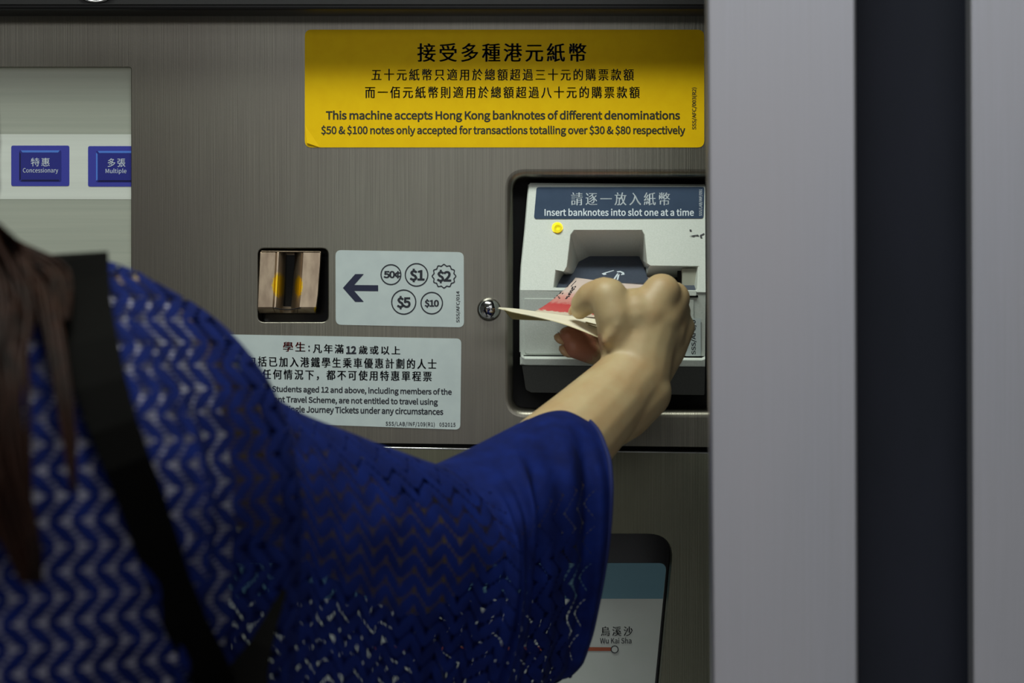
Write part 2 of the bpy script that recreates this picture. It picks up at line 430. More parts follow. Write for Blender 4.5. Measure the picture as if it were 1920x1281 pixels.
# student notice
mb = MB(); mb.prism(round_poly([(417, 627), (865, 635), (863, 806), (417, 790)], 10), -0.0006, 0.0006)
sp = 0.017
letter(mb, '學生', 531, 641, 572, 659, Y1, 3, 1.1, 0.0, sp, ming=0.5)
letter(mb, ':', 578, 648, 581, 659, Y1, 1, 1.0, 0.02)
letter(mb, '凡年滿', 587, 645, 644, 662, Y1, 1, 1.12, 0.0, sp, ming=0.5)
letter(mb, '12', 649, 649, 668, 664, Y1, 1, 1.0, 0.04)
letter(mb, '歲或以上', 673, 648, 750, 664, Y1, 1, 1.12, 0.0, sp, ming=0.5)
letter(mb, '包括已加入港鐵學生乘車優惠計劃的人士', 464, 668, 818, 687, Y1, 1, 1.12, 0.0, sp*0.9, ming=0.5)
letter(mb, '在任何情況下，都不可使用特惠單程票', 472, 692, 809, 711, Y1, 1, 1.12, 0.0, sp*0.8, ming=0.5)
letter(mb, 'Students aged 12 and above, including members of the', 510, 723, 847, 738, Y1, 1, 0.98, 0.020, sp)
letter(mb, 'Student Travel Scheme, are not entitled to travel using', 484, 742, 821, 757, Y1, 1, 0.98, 0.020, sp)
letter(mb, 'Concessionary Single Journey Tickets under any circumstances', 440, 759, 831, 775, Y1, 1, 0.98, 0.020, sp)
letter(mb, 'SSS/LAB/INF/109(R1)   052015', 723, 790, 854, 800, Y1, 1, 1.05, 0.014, sp)
mb.build('student_notice', [M_white, M_ink, M_navyink, M_red], machine)

# dome bolt beside the reader
mb = MB(); c = P(917, 580, 0); L = []
for k in range(9):
    a = k / 8 * PI / 2; r = 0.0093 * math.cos(a); y = -0.0078 * math.sin(a)
    L.append([Vector((c.x + r*math.cos(2*PI*j/32), y, c.z + r*math.sin(2*PI*j/32))) for j in range(32)])
mb.loops(L, cap1=True, flip=True); mb.build('dome_bolt', M_chrome, machine, True)

# coin slot: bronze block with a scooped upright slit
mb = MB()
prof = [(0, 0.012, 0), (0, 0.0015, 0), (0.012, 0, 0), (0.255, 0, 0), (0.27, 0.0006, 0), (0.285, -0.0006, 0), (0.31, -0.0004, 0), (0.34, 0.0008, 0), (0.375, 0.003, 0), (0.405, 0.0065, 0), (0.425, 0.011, 0),
        (0.435, 0.022, 0), (0.565, 0.022, 0), (0.575, 0.011, 0), (0.595, 0.0065, 0), (0.62, 0.003, 0), (0.65, 0.0008, 0), (0.675, -0.0004, 0), (0.69, 0.0006, 0), (0.71, 0, 0), (0.985, 0, 0), (1.0, 0.0015, 0), (1.0, 0.012, 0)]
rows = [(470.5, 488, 603, 0.006, 1.0), (472, 487.5, 603, 0.0015, 1.0), (474, 487, 602.5, 0.0008, 1.0), (500, 486, 601, -0.0005, 1.0), (512, 485.5, 600, -0.0012, 1.0), (553, 483.5, 597, -0.0035, 1.0), (576, 482.5, 594, -0.0048, 1.0), (580, 483, 593, -0.0045, 0.9), (587, 486, 592, 0.000, 0.2), (588, 486, 592, 0.012, 0.0)]
L = [[P(x0 + u*(x1-x0), y, Y + d*(k if 0.26 < u < 0.7 else 1)) for u, d, _ in prof] for y, x0, x1, Y, k in rows]
n = len(prof); vs = [v for l in L for v in l]; fs = []; fm = []
for r in range(len(L)-1):
    for i in range(n-1):
        fs.append((r*n+i, (r+1)*n+i, (r+1)*n+i+1, r*n+i+1))
        fm.append(0)
slot = mesh_obj('coin_slot', vs, fs, [M_bronze, M_brass], machine, fm)
for p in slot.data.polygons: p.use_smooth = True
slot.data.set_sharp_from_angle(angle=0.30)
slot['label'] = 'bronze coin slot block with worn brass lips in a black square well'
mb = MB(); mb.prism([(530, 478), (560, 478), (556, 575), (529, 575)], 0.0165, 0.002); mb.build('slit', M_gloss, slot)
mb = MB(); q = coin_h(-2)
mb.loops([unproj(q, 0.010), unproj(q, 0.034)], flip=True); mb.flat(q, 0.034); mb.build('well', M_gloss, slot)
mb = MB(); mb.tube([P(x, 577 + 3.5*math.sin((x-512)/52*PI), -0.0050) for x in range(512, 566, 4)], 0.0004, 6); mb.build('lip', M_chrome, slot)
mb = MB(); mb.tube([P(490, 471.5, 0.0010), P(600, 472.5, 0.0010)], 0.0005, 6); mb.build('top_edge', M_bronze, slot)

# banknote reader
reader_lab = 'grey white banknote reader with slot tray and yellow lamp'
def YR(x, y):                      # face of the reader: leans out downwards, then runs back
    if y <= 544: return 0.010 + (y - 345) * (-0.034 / 199)
    if y <= 667: return -0.024 + (y - 544) * (0.010 / 123)
    return -0.014
YU = lambda x, y: 0.010 + (y - 345) * (-0.034 / 199)
face = MB()
# upper face with the mouth cut out of it
mouth = [(1076, 431), (1204, 431), (1209, 440), (1214, 494), (1220, 498), (1311, 499), (1309, 545.5), (1037, 540), (1041, 506), (1057, 509), (1062, 500), (1069, 440)]
outer = [(992, 346), (1322, 349), (1323, 548), (976, 544), (978, 500), (985, 430)]
bm = bmesh.new()
def ploop(pts):
    vs = [bm.verts.new(v) for v in unproj(pts, YU)]
    return [bm.edges.new((vs[i], vs[(i+1) % len(vs)])) for i in range(len(vs))]
bmesh.ops.triangle_fill(bm, edges=ploop(outer) + ploop(mouth), use_beauty=True)
bm.verts.index_update()
for f in bm.faces:
    f.normal_update()
    if f.normal.y > 0: f.normal_flip()
face.add([v.co for v in bm.verts], [tuple(v.index for v in f.verts) for f in bm.faces]); bm.free()
top_in = [(995, 342.5), (1321, 346)]
face.add(unproj([outer[0], outer[1]], YR) + unproj([(994, 343), (1321, 346)], 0.0125) + unproj([(994, 343), (1321, 346)], 0.055), [(0, 1, 3, 2), (2, 3, 5, 4)])
lft = [outer[0], outer[5], outer[4], outer[3], (976, 660), (981, 667), (977, 670), (977, 684)]
a = unproj(lft, YR); b = unproj([(x - 1, y) for x, y in lft], 0.055); m_ = [Vector((v.x - 0.0008, v.y + 0.002, v.z)) for v in a]
face.loops([b, m_, a], closed=False)
rgt = [outer[1], outer[2], (1323, 560), (1322, 667), (1322, 684)]
face.loops([unproj(rgt, YR), unproj(rgt, 0.055)], closed=False)
# lower face, ledge
face.add(unproj([(976, 544), (1323, 548), (1322, 668), (976, 666)], YR), [(3, 2, 1, 0)])
reader = face.build('note_reader', [M_plastic], machine); reader['label'] = reader_lab
# the mouth: inner walls run back to the tray
inn = [(1106, 481), (1196, 481), (1199, 484), (1206, 505), (1212, 519), (1290, 521), (1290, 540), (1060, 540), (1062, 518), (1078, 516), (1090, 506), (1100, 490)]
Yin = lambda x, y: 0.034 if y < 515 else 0.012
mm = MB(); mm.loops([unproj(mouth, YU), [Vector((v.x, v.y + 0.0006, v.z)) for v in unproj([((x-1150)*0.985+1150, (y-500)*0.985+500) for x, y in mouth], YU)], unproj(inn, Yin)], flip=True)
mw = mm.build('mouth_wall', M_plastic, reader)
bevel(mw, 0.0008, 2)
# tray
tr = MB(); tr.prism([(1098, 480), (1200, 480), (1218, 531), (1040, 531)], lambda x, y: 0.034 - (y-480)/51*0.044, 0.006)
tr.prism([(1040, 531), (1308, 533), (1308, 545), (1036, 541)], lambda x, y: -0.010 - (y-531)/15*0.011, 0.006)
YT = lambda x, y: 0.0335 - (y-480)/51*0.044
for pts in ([(1128, 513), (1134, 511), (1150, 506.5), (1152, 507.5), (1136, 512.5), (1137, 515), (1132, 516)], [(1156, 509), (1163, 508), (1170, 511), (1171, 515), (1164, 516), (1165, 514), (1167, 513), (1163, 510.5), (1158, 511)], [(1157, 513), (1160, 512.5), (1152, 526), (1148, 526)], [(1162, 514), (1159, 525), (1156, 525), (1158, 516)]):
    tr.flat(pts[::-1] if False else pts, YT, 1)
tr.build('note_tray', [M_tray, M_wink], reader)
mb = MB(); mb.prism(rect(1279, 503, 1308, 542, 1, 2), -0.0130, 0.02); bevel(mb.build('side_block', M_beige, reader), 0.0006)
mb = MB(); mb.prism(rect(1286, 545, 1306, 555, 2, 3), -0.0252, 0.006); bevel(mb.build('latch', M_plastic, reader), 0.0004)
mb = MB(); mb.prism(rect(1270, 500, 1309, 545, 1, 2), -0.004, 0.006); mb.prism(rect(1282, 546, 1309, 558, 2, 3), -0.0232, 0.003); mb.build('latch_well', M_gloss, reader)
# lower cover plate, ledge lip, chin
mb = MB(); mb.prism(round_poly([(983, 560), (1301, 562), (1301, 664), (983, 664)], [2, 2, 6, 8]), lambda x, y: YR(x, y) - 0.0008, 0.0008); bevel(mb.build('cover_plate', M_plastic, reader), 0.0003)
mb = MB(); lip = [(976, 658), (978, 664), (983, 668), (1316, 671), (1322, 668)]
a = unproj(lip, -0.0145); b = unproj([(976, 662), (978, 668.5), (984, 672), (1316, 675), (1322, 673)], -0.0195); c = unproj([(976, 684), (979, 684), (985, 685), (1316, 688), (1322, 688)], -0.0175); d = unproj([(977, 685), (979, 685), (985, 686), (1316, 689), (1321, 689)], 0.02)
mb.loops([a, b, c, d], closed=False); o = mb.build('ledge', M_plastic, reader); bevel(o, 0.0006)
mb = MB()
ch = [(979, 686), (1322, 689), (1321, 741), (996, 736), (986, 731)]
ch_f = unproj(round_poly(ch, [1, 1, 3, 5, 6]), lambda x, y: -0.012 + (y-686)/50*0.014); ch_b = [Vector((v.x, 0.055, v.z)) for v in ch_f]
mb.loops([ch_f, ch_b], cap0=True); mb.build('chin', M_plastic2, reader)
# reader label, lamp, marks
mb = MB(); YL = lambda x, y: YR(x, y) - 0.0006
mb.prism(round_poly([(1006, 351), (1321, 350.5), (1319, 409.5), (1001, 410.5)], 5, 4), YL, 0.0005)
YM = lambda x, y: YR(x, y) - 0.0008
letter(mb, '請逐一放入紙幣', 1071, 361, 1256, 385, YM, 1, 1.12, -0.006, ming=0.4)
letter(mb, 'Insert banknotes into slot one at a time', 1021, 391, 1301, 405, YM, 1, 1.0, 0.016)
letter(mb, 'SSS/LAB/INF/091', 1310.5, 355, 1317.5, 405, YM, 1, 1.0, 0.0, rot=True)
mb.build('reader_sticker', [M_bluelabel, M_wink], reader)
mb = MB(); mb.ring(circ(1045, 427, 10.5, 28), circ(1045, 427, 8.6, 28), YM, 1)
mb.loops([unproj(circ(1045, 427, 9.6, 28), YM), unproj(circ(1045.5, 426.8, 8.4, 28), lambda x, y: YR(x, y) - 0.0022), unproj(circ(1045.5, 426.8, 5.4, 28), lambda x, y: YR(x, y) - 0.0032)], 0, cap1=True, flip=True)
lo = mb.build('indicator_lamp', [M_led, M_brass], reader, True); lo['label'] = 'round lit yellow indicator lamp'
mb = MB()
for pts in ([(1293, 430), (1297, 431), (1296, 434), (1293, 433)], [(1292, 443), (1300, 441), (1309, 440), (1311, 443), (1304, 442), (1301, 444), (1297, 443)], [(1312, 441), (1320, 437), (1321, 439), (1315, 442), (1317, 446), (1313, 446)]):
    mb.flat(pts, YM)
mb.build('pen_mark', M_ink, reader)
mb = MB(); Y2 = lambda x, y: YR(x, y) - 0.0011; Y3 = lambda x, y: YR(x, y) - 0.0013
mb.prism(rect(1284, 597, 1314, 668, 3), Y2, 0.0003)
letter(mb, 'SSS/AFC/0', 1296, 600, 1306, 665, Y3, 1, 1.0, 0.01, rot=True)
mb.build('code_sticker', [M_white, M_ink], reader)
mb = MB(); mb.flat([(1046, 622), (1054, 629), (1046, 636)], Y3); mb.build('arrow_mark', M_ink, reader)

# route map display in the lower panel
mp_ = MB(); q = mapo(-2)
mp_.loops([unproj(q, 0.016), unproj(q, 0.024)], flip=True)
inner = round_poly([(420, 1056), (1250, 1056), (1226, 1300), (1152, 1990), (500, 1990)], [14, 14, 1, 10, 10], 8)
mp_.flat(mapo(-2), 0.024)
md = mp_.build('map_display', M_gloss, machine); md['label'] = 'route map in a black rounded frame'
mb = MB(); mb.flat(inner, 0.0232, 0)
o = mb.build('map_sheet', [M_mapw], md)
mb = MB(); mb.flat(round_poly([(420, 1056), (1250, 1056), (1243, 1123), (424, 1122)], [14, 14, 0, 0], 8), 0.0229); mb.build('map_header', M_maph, md)
mb = MB(); YK = 0.0226
letter(mb, '烏溪沙', 1127, 1175, 1186, 1193, YK, 0, 1.12, -0.004, ming=0.4)
letter(mb, 'Wu Kai Sha', 1125, 1196, 1184, 1207, YK, 0, 1.0, 0.012)
mb.flat([(700, 1211), (1146, 1214), (1146, 1221), (700, 1219)], YK, 1)
mb.ring(circ(1152.5, 1218, 7.5, 28), circ(1152.5, 1218, 5.6, 28), YK - 0.0003, 0); mb.flat(circ(1152.5, 1218, 6, 28), YK - 0.0002, 2)
mb.build('station_lettering', [M_ink, M_mapl, M_mapw], md)

# ------------------------------------------------------------------ the person
M_skin = mat('skin', (186, 166, 124), 0.5, 0, (178, 150, 108), (40, 40, 40), bump=0.03, sss=0.08)
M_hair = mat('dark_brown_hair', (22, 12, 8), 0.6, 0, (44, 22, 12), (90, 90, 8), spec=0.15)
M_under = mat('pale_vest', (150, 146, 152), 0.8)
M_trouser = mat('dark_trousers', (24, 26, 36), 0.8, 0, (30, 32, 42), (300, 300, 300))
M_shoe = mat('black_shoe', (16, 16, 16), 0.4)
M_eye = mat('eye_white', (220, 218, 212), 0.3)
M_iris = mat('dark_iris', (30, 18, 12), 0.2)
M_lips = mat('lips', (150, 88, 80), 0.5)
M_nail = mat('nail', (196, 160, 120), 0.35)
M_strap = mat('black_strap', (4, 4, 3), 0.8, 0, (6, 5, 4), (600, 600, 600), bump=0.1, spec=0.06)

def round_cone(vs, fs, p, q, r0, r1, seg=16, st=6):
    """a tapered capsule from p to q"""
    p = Vector(p); q = Vector(q); t = (q - p)
    if t.length < 1e-6: t = Vector((0, 0, 1e-4))
    t.normalize(); a = t.orthogonal().normalized(); b = t.cross(a); L = []
    for k in range(st + 1):
        an = -PI/2 + PI/2*k/st; L.append((p + t*r0*math.sin(an), max(r0*math.cos(an), 1e-4)))
    for k in range(st + 1):
        an = PI/2*k/st; L.append((q + t*r1*math.sin(an), max(r1*math.cos(an), 1e-4)))
    base = len(vs)
    for c, r in L:
        for j in range(seg): vs.append(tuple(c + (a*math.cos(2*PI*j/seg) + b*math.sin(2*PI*j/seg))*r))
    for k in range(len(L)-1):
        for j in range(seg):
            j2 = (j+1) % seg; fs.append((base+k*seg+j, base+k*seg+j2, base+(k+1)*seg+j2, base+(k+1)*seg+j))
    fs.append(tuple(base+j for j in range(seg))[::-1]); fs.append(tuple(base+(len(L)-1)*seg+j for j in range(seg)))

def ellipsoid(vs, fs, c, r, rot=None, seg=24, st=14):
    base = len(vs); c = Vector(c); R = rot or Matrix.Identity(3)
    for k in range(st + 1):
        an = -PI/2 + PI*k/st
        for j in range(seg):
            w = Vector((r[0]*max(math.cos(an), 1e-3)*math.cos(2*PI*j/seg), r[1]*max(math.cos(an), 1e-3)*math.sin(2*PI*j/seg), r[2]*math.sin(an)))
            vs.append(tuple(c + R @ w))
    for k in range(st):
        for j in range(seg):
            j2 = (j+1) % seg; fs.append((base+k*seg+j, base+k*seg+j2, base+(k+1)*seg+j2, base+(k+1)*seg+j))
    fs.append(tuple(base+j for j in range(seg))[::-1]); fs.append(tuple(base+st*seg+j for j in range(seg)))

def chain(vs, fs, nodes, sub=3):
    """nodes: (point, radius); smooth tapered limb through them"""
    for (p, r), (q, s) in zip(nodes, nodes[1:]): round_cone(vs, fs, p, q, r, s)

def fuse(vs, fs, voxel, smooth, fac=0.5):
    me = bpy.data.meshes.new('tmp'); me.from_pydata(vs, [], fs); me.update()
    o = bpy.data.objects.new('tmp', me); C.objects.link(o)
    r = o.modifiers.new('r', 'REMESH'); r.mode = 'VOXEL'; r.voxel_size = voxel
    s = o.modifiers.new('s', 'SMOOTH'); s.factor = fac; s.iterations = smooth
    dg = bpy.context.evaluated_depsgraph_get(); ev = o.evaluated_get(dg); m = ev.to_mesh()
    V = [tuple(v.co) for v in m.vertices]; Fc = [tuple(p.vertices) for p in m.polygons]
    ev.to_mesh_clear(); bpy.data.objects.remove(o); bpy.data.meshes.remove(me)
    return V, Fc

def N(px, py, Y, r): return (P(px, py, Y), r)
# skeleton points
SHR = P(215, 640, -0.485); ELR = P(775, 1060, -0.27)
SPT = Vector((-0.355, -0.590, 1.315)); SHL = Vector((-0.475, -0.685, 1.265))
HEAD = Vector((-0.375, -0.56, 1.475)); PEL = Vector((-0.37, -0.62, 0.86))
fwd = Vector((0.10, 0.995, 0)).normalized(); side = Vector((0.79, 0.61, 0)).normalized()
ELL = Vector((-0.60, -0.66, 1.02)); WRL = Vector((-0.53, -0.46, 0.98))

bv, bf = [], []
# torso
tw = side; Rz = Matrix.Rotation(math.atan2(tw.y, tw.x), 3, 'Z')
for z, rx, ry, o_ in ((0.86, .155, .105, 0), (0.93, .145, .10, 0), (1.0, .125, .09, 0.01), (1.08, .125, .09, .02), (1.16, .135, .095, .025), (1.22, .14, .092, .03)):
    ellipsoid(bv, bf, PEL.lerp(SPT, (z-.86)/.455) + Vector((0, 0, 0)), (rx, ry, .085), Rz)
ellipsoid(bv, bf, SPT - Vector((0, 0, .04)), (.12, .07, .05), Rz)
chain(bv, bf, [(SPT, .05), (SPT + Vector((-.002, .01, .06)), .046), (HEAD - Vector((0, 0, .07)), .046)])
chain(bv, bf, [(SPT - Vector((0, 0, .05)), .036), (SHR, .038)]); chain(bv, bf, [(SPT - Vector((0, 0, .04)), .038), (SHL, .042)])
# head with face towards the machine
ellipsoid(bv, bf, HEAD + Vector((0, 0, .02)), (.074, .092, .092)); ellipsoid(bv, bf, HEAD + Vector((0.005, .03, -.045)), (.052, .058, .06))
ellipsoid(bv, bf, HEAD + Vector((0.008, .093, -.015)), (.011, .018, .014)); round_cone(bv, bf, HEAD + Vector((.008, .082, .018)), HEAD + Vector((.008, .098, -.012)), .007, .009)
ellipsoid(bv, bf, HEAD + Vector((0.007, .078, -.082)), (.02, .016, .015))
for sx in (-1, 1): ellipsoid(bv, bf, HEAD + Vector((sx*.075, .0, -.01)), (.009, .018, .032))
# legs
for sx, dx in ((-1, -.075), (1, .075)):
    hip = PEL + Rz @ Vector((dx, 0, -.03)); kn = Vector((hip.x, hip.y + .02, .44)); an = Vector((hip.x, hip.y - .02, .08))
    chain(bv, bf, [(hip, .078), (hip.lerp(kn, .5), .064), (kn, .048), (kn.lerp(an, .4), .047), (an, .033)])
    ellipsoid(bv, bf, an + Vector((0, .05, -.045)), (.036, .11, .032))
# left arm
chain(bv, bf, [(SHL, .044), (SHL.lerp(ELL, .5), .040), (ELL, .033), (ELL.lerp(WRL, .35), .034), (WRL, .024)])
V1, F1 = fuse(bv, bf, 0.006, 6)

# left hand, loosely curled at her front
hv, hf = [], []
hd = (WRL - ELL).normalized(); hu = Vector((0, 0, 1)); hs = hd.cross(hu).normalized()
chain(hv, hf, [(ELL.lerp(WRL, .8), .027), (WRL, .024), (WRL + hd*.03, .022)])
for k, (ln, w) in enumerate(((.072, .0085), (.080, .0088), (.074, .0084), (.058, .0075))):
    o_ = hu*(.027 - k*.018); kn = WRL + hd*.085 + o_*1.0
    hv_n = [(WRL + hd*.02 + o_*.6, .014), (kn, .0105), (kn + hd*ln*.42 - hs*.006, w), (kn + hd*ln*.72 - hs*.022, w*.93), (kn + hd*ln*.85 - hs*.038, w*.8)]
    chain(hv, hf, hv_n)
chain(hv, hf, [(WRL + hd*.02 + hu*.015, .015), (WRL + hd*.055 + hu*.045 - hs*.012, .012), (WRL + hd*.09 + hu*.052 - hs*.026, .0095), (WRL + hd*.112 + hu*.048 - hs*.036, .008)])
V2, F2 = fuse(hv, hf, 0.0028, 5)

# right arm and hand (the one at the reader)
av, af = [], []
WR = (1197, 690, -.118)
chain(av, af, [(SHR, .041), N(475, 878, -.385, .0365), (ELR, .034), N(950, 925, -.215, .034), N(1080, 815, -.165, .0315), N(1150, 745, -.135, .0275), N(1193, 700, -.12, .0255)])
chain(av, af, [N(1125, 790, -.142, .024), N(1165, 765, -.13, .0245), N(1205, 735, -.122, .0215)])
chain(av, af, [N(1150, 790, -.135, .018), N(1233, 738, -.118, .0088)])
chain(av, af, [N(1193, 700, -.12, .0255), N(1200, 655, -.115, .026), N(1215, 610, -.112, .025)])
# metacarpals fanning to the knuckles
chain(av, af, [N(1180, 670, -.120, .018), N(1215, 590, -.122, .0165), N(1240, 549, -.118, .0145)])
chain(av, af, [N(1195, 675, -.118, .018), N(1235, 600, -.118, .0165), N(1262, 560, -.106, .0130)])
chain(av, af, [N(1205, 685, -.112, .018), N(1245, 625, -.110, .016), N(1266, 584, -.096, .0118)])
chain(av, af, [N(1215, 705, -.108, .017), N(1252, 655, -.104, .014), N(1277, 614, -.092, .0108)])
# thenar mass and thumb
chain(av, af, [N(1170, 668, -.118, .0165), N(1160, 632, -.124, .0155), N(1152, 590, -.130, .0140), N(1140, 556, -.128, .0140)])
chain(av, af, [N(1152, 590, -.126, .015), N(1190, 590, -.120, .020), N(1225, 585, -.118, .018)])
chain(av, af, [N(1143, 553, -.128, .0128), N(1131, 546, -.126, .0106), N(1108, 556, -.120, .0108), N(1094, 570, -.113, .0098), N(1087, 582, -.107, .0072)])
chain(av, af, [N(1136, 640, -.1365, .0036), N(1147, 622, -.1382, .0042), N(1158, 606, -.1400, .0034)])
# index, middle, ring, little finger
FING = [
    [N(1240, 549, -.115, .0125), N(1205, 585, -.070, .0098), N(1150, 606, -.055, .0088), N(1108, 614, -.062, .0082), N(1080, 615, -.072, .0070)],
    [N(1262, 560, -.104, .0120), N(1236, 600, -.062, .0100), N(1160, 632, -.052, .0092), N(1108, 634, -.066, .0084), N(1064, 629, -.082, .0072)],
    [N(1266, 584, -.094, .0115), N(1248, 628, -.060, .0098), N(1170, 668, -.058, .0090), N(1112, 664, -.068, .0084), N(1075, 653, -.080, .0076)],
    [N(1277, 614, -.090, .0104), N(1258, 652, -.066, .0090), N(1205, 680, -.062, .0080), N(1165, 682, -.066, .0074), N(1140, 676, -.070, .0066)]]
for c_ in FING: chain(av, af, c_)
V3, F3 = fuse(av, af, 0.0017, 11, 0.6)
Vb = V1 + V2 + V3
Fb = F1 + [tuple(i + len(V1) for i in f) for f in F2] + [tuple(i + len(V1) + len(V2) for i in f) for f in F3]
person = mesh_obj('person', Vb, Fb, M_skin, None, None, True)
zmin = min(v[2] for v in Vb)
base = (PEL.x, PEL.y, zmin)
rebase(person, base); person['_root'] = 1
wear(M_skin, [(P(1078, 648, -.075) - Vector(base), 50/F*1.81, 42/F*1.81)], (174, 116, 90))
tag(person, 'person in a blue openwork knit top reaching out with banknotes, back to the camera', 'person')

def nail(tip, prev, up, r):
    vs, fs = [], []; t = (tip - prev).normalized(); u = (up - t*up.dot(t)).normalized(); w = t.cross(u)
    R = Matrix((w, t, u)).transposed()
    ellipsoid(vs, fs, tip + u*r*.62 + t*r*.35, (r*.75, r*1.0, r*.42), R, 12, 8)
    mesh_obj('fingernail', vs, fs, M_nail, person, None, True)
for c_ in FING[:3]: nail(c_[-1][0], c_[-2][0], Vector((-.2, .6, -.5)), c_[-1][1])
nail(P(1087, 582, -.107), P(1096, 568, -.113), Vector((-.5, -.1, 1)), .0070)
for sx in (-1, 1):
    vs, fs = [], []; ellipsoid(vs, fs, HEAD + Vector((.006 + sx*.03, .078, .012)), (.012, .012, .011), None, 16, 10); e = mesh_obj('eye', vs, fs, M_eye, person, None, True)
    vs, fs = [], []; ellipsoid(vs, fs, HEAD + Vector((.006 + sx*.03, .087, .010)), (.0055, .004, .0055), None, 12, 8); mesh_obj('iris', vs, fs, M_iris, e, None, True)
vs, fs = [], []; ellipsoid(vs, fs, HEAD + Vector((.007, .088, -.050)), (.022, .008, .006), None, 16, 10); mesh_obj('mouth', vs, fs, M_lips, person, None, True)

# vest, trousers, shoes
vs, fs = [], []
for z, rx, ry in ((0.93, .158, .112), (1.0, .138, .102), (1.08, .138, .102), (1.16, .148, .106), (1.22, .148, .102)):
    ellipsoid(vs, fs, PEL.lerp(SPT, (z-.86)/.455), (rx, ry, .085), Rz)
chain(vs, fs, [(SPT - Vector((0, 0, .07)), .04), (SHR.lerp(SPT, .3) - Vector((0, 0, .03)), .036)])
V, Fc = fuse(vs, fs, 0.007, 5); mesh_obj('vest', V, Fc, M_under, person, None, True)
vs, fs = [], []
ellipsoid(vs, fs, PEL, (.172, .122, .10), Rz)
for dx in (-.075, .075):
    hip = PEL + Rz @ Vector((dx, 0, -.03)); kn = Vector((hip.x, hip.y + .02, .44)); an = Vector((hip.x, hip.y - .02, .12))
    chain(vs, fs, [(hip, .09), (hip.lerp(kn, .5), .076), (kn, .060), (kn.lerp(an, .4), .058), (an, .045)])
V, Fc = fuse(vs, fs, 0.008, 4); mesh_obj('trousers', V, Fc, M_trouser, person, None, True)
for dx in (-.075, .075):
    hip = PEL + Rz @ Vector((dx, 0, -.03)); an = Vector((hip.x, hip.y - .02, .08))
    vs, fs = [], []; ellipsoid(vs, fs, an + Vector((0, .05, -.036)), (.045, .128, .042)); round_cone(vs, fs, an + Vector((0, -.01, -.035)), an + Vector((0, -.01, 0)), .042, .038)
    vs = [(x, y, max(y_z, zmin - .001)) for x, y, y_z in vs]
    mesh_obj('shoe', vs, fs, M_shoe, person, None, True)

# ---- the knit top: one wide batwing tube from cuff to cuff
# columns: top ridge point, bottom point, half thickness, pattern weight
COLS = [
    (Vector((-.735, -.62, 1.10)), Vector((-.72, -.62, .93)), .050),
    (Vector((-.66, -.655, 1.18)), Vector((-.66, -.65, .88)), .065),
    (Vector((-.57, -.685, 1.265)), Vector((-.57, -.68, .80)), .095),
    (Vector((-.48, -.675, 1.318)), Vector((-.50, -.67, .80)), .135),
    (Vector((-.40, -.62, 1.345)), Vector((-.42, -.63, .80)), .150),
    (P(-60, 470, -.565), Vector((-.34, -.585, .80)), .150),
    (P(60, 480, -.53), Vector((-.27, -.55, .80)), .145),
    (P(172, 484, -.50), P(60, 2200, -.50), .135),
    (P(235, 502, -.485), P(160, 2150, -.485), .118),
    (P(290, 532, -.47), P(235, 2060, -.47), .105),
    (P(333, 560, -.455), P(300, 1960, -.455), .095),
    (P(360, 606, -.44), P(360, 1860, -.44), .078),
    (P(402, 656, -.425), P(430, 1760, -.425), .066),
    (P(468, 714, -.405), P(510, 1660, -.405), .058),
    (P(552, 768, -.38), P(590, 1580, -.38), .055),
    (P(645, 807, -.352), P(670, 1520, -.352), .055),
    (P(725, 838, -.325), P(740, 1470, -.325), .058),
    (P(795, 864, -.297), P(800, 1430, -.297), .064),
    (P(832, 868, -.280), P(840, 1405, -.280), .075),
    (P(872, 850, -.262), P(880, 1380, -.262), .076),
    (P(915, 826, -.243), P(920, 1355, -.243), .077),
    (P(960, 801, -.222), P(962, 1328, -.222), .077),
    (P(1010, 777, -.200), P(1005, 1300, -.200), .076),
    (P(1052, 764, -.180), P(1040, 1282, -.182), .075),
    (P(1084, 775, -.168), P(1068, 1268, -.170), .073)]
def catmull(a, b, c, d, t):
    return 0.5*((2*b) + (c-a)*t + (2*a-5*b+4*c-d)*t*t + (3*b-a-3*c+d)*t**3)
NS, NT = 250, 110
bul_t = np.array([0, .02, .06, .165, .32, .52, .68, .83, .94, 1.0]); bul_v = np.array([0, 15, 33, 53, 60, 60, 55, 48, 37, 0])
def column(u):
    k = min(int(u), len(COLS)-2); t = u - k
    g = lambda i: COLS[max(0, min(i, len(COLS)-1))]
    r = [catmull(g(k-1)[j], g(k)[j], g(k+1)[j], g(k+2)[j], t) for j in range(3)]
    return r
verts = []; uvs = []; hole = []; nrms = []
prev = None; arc = 0.0
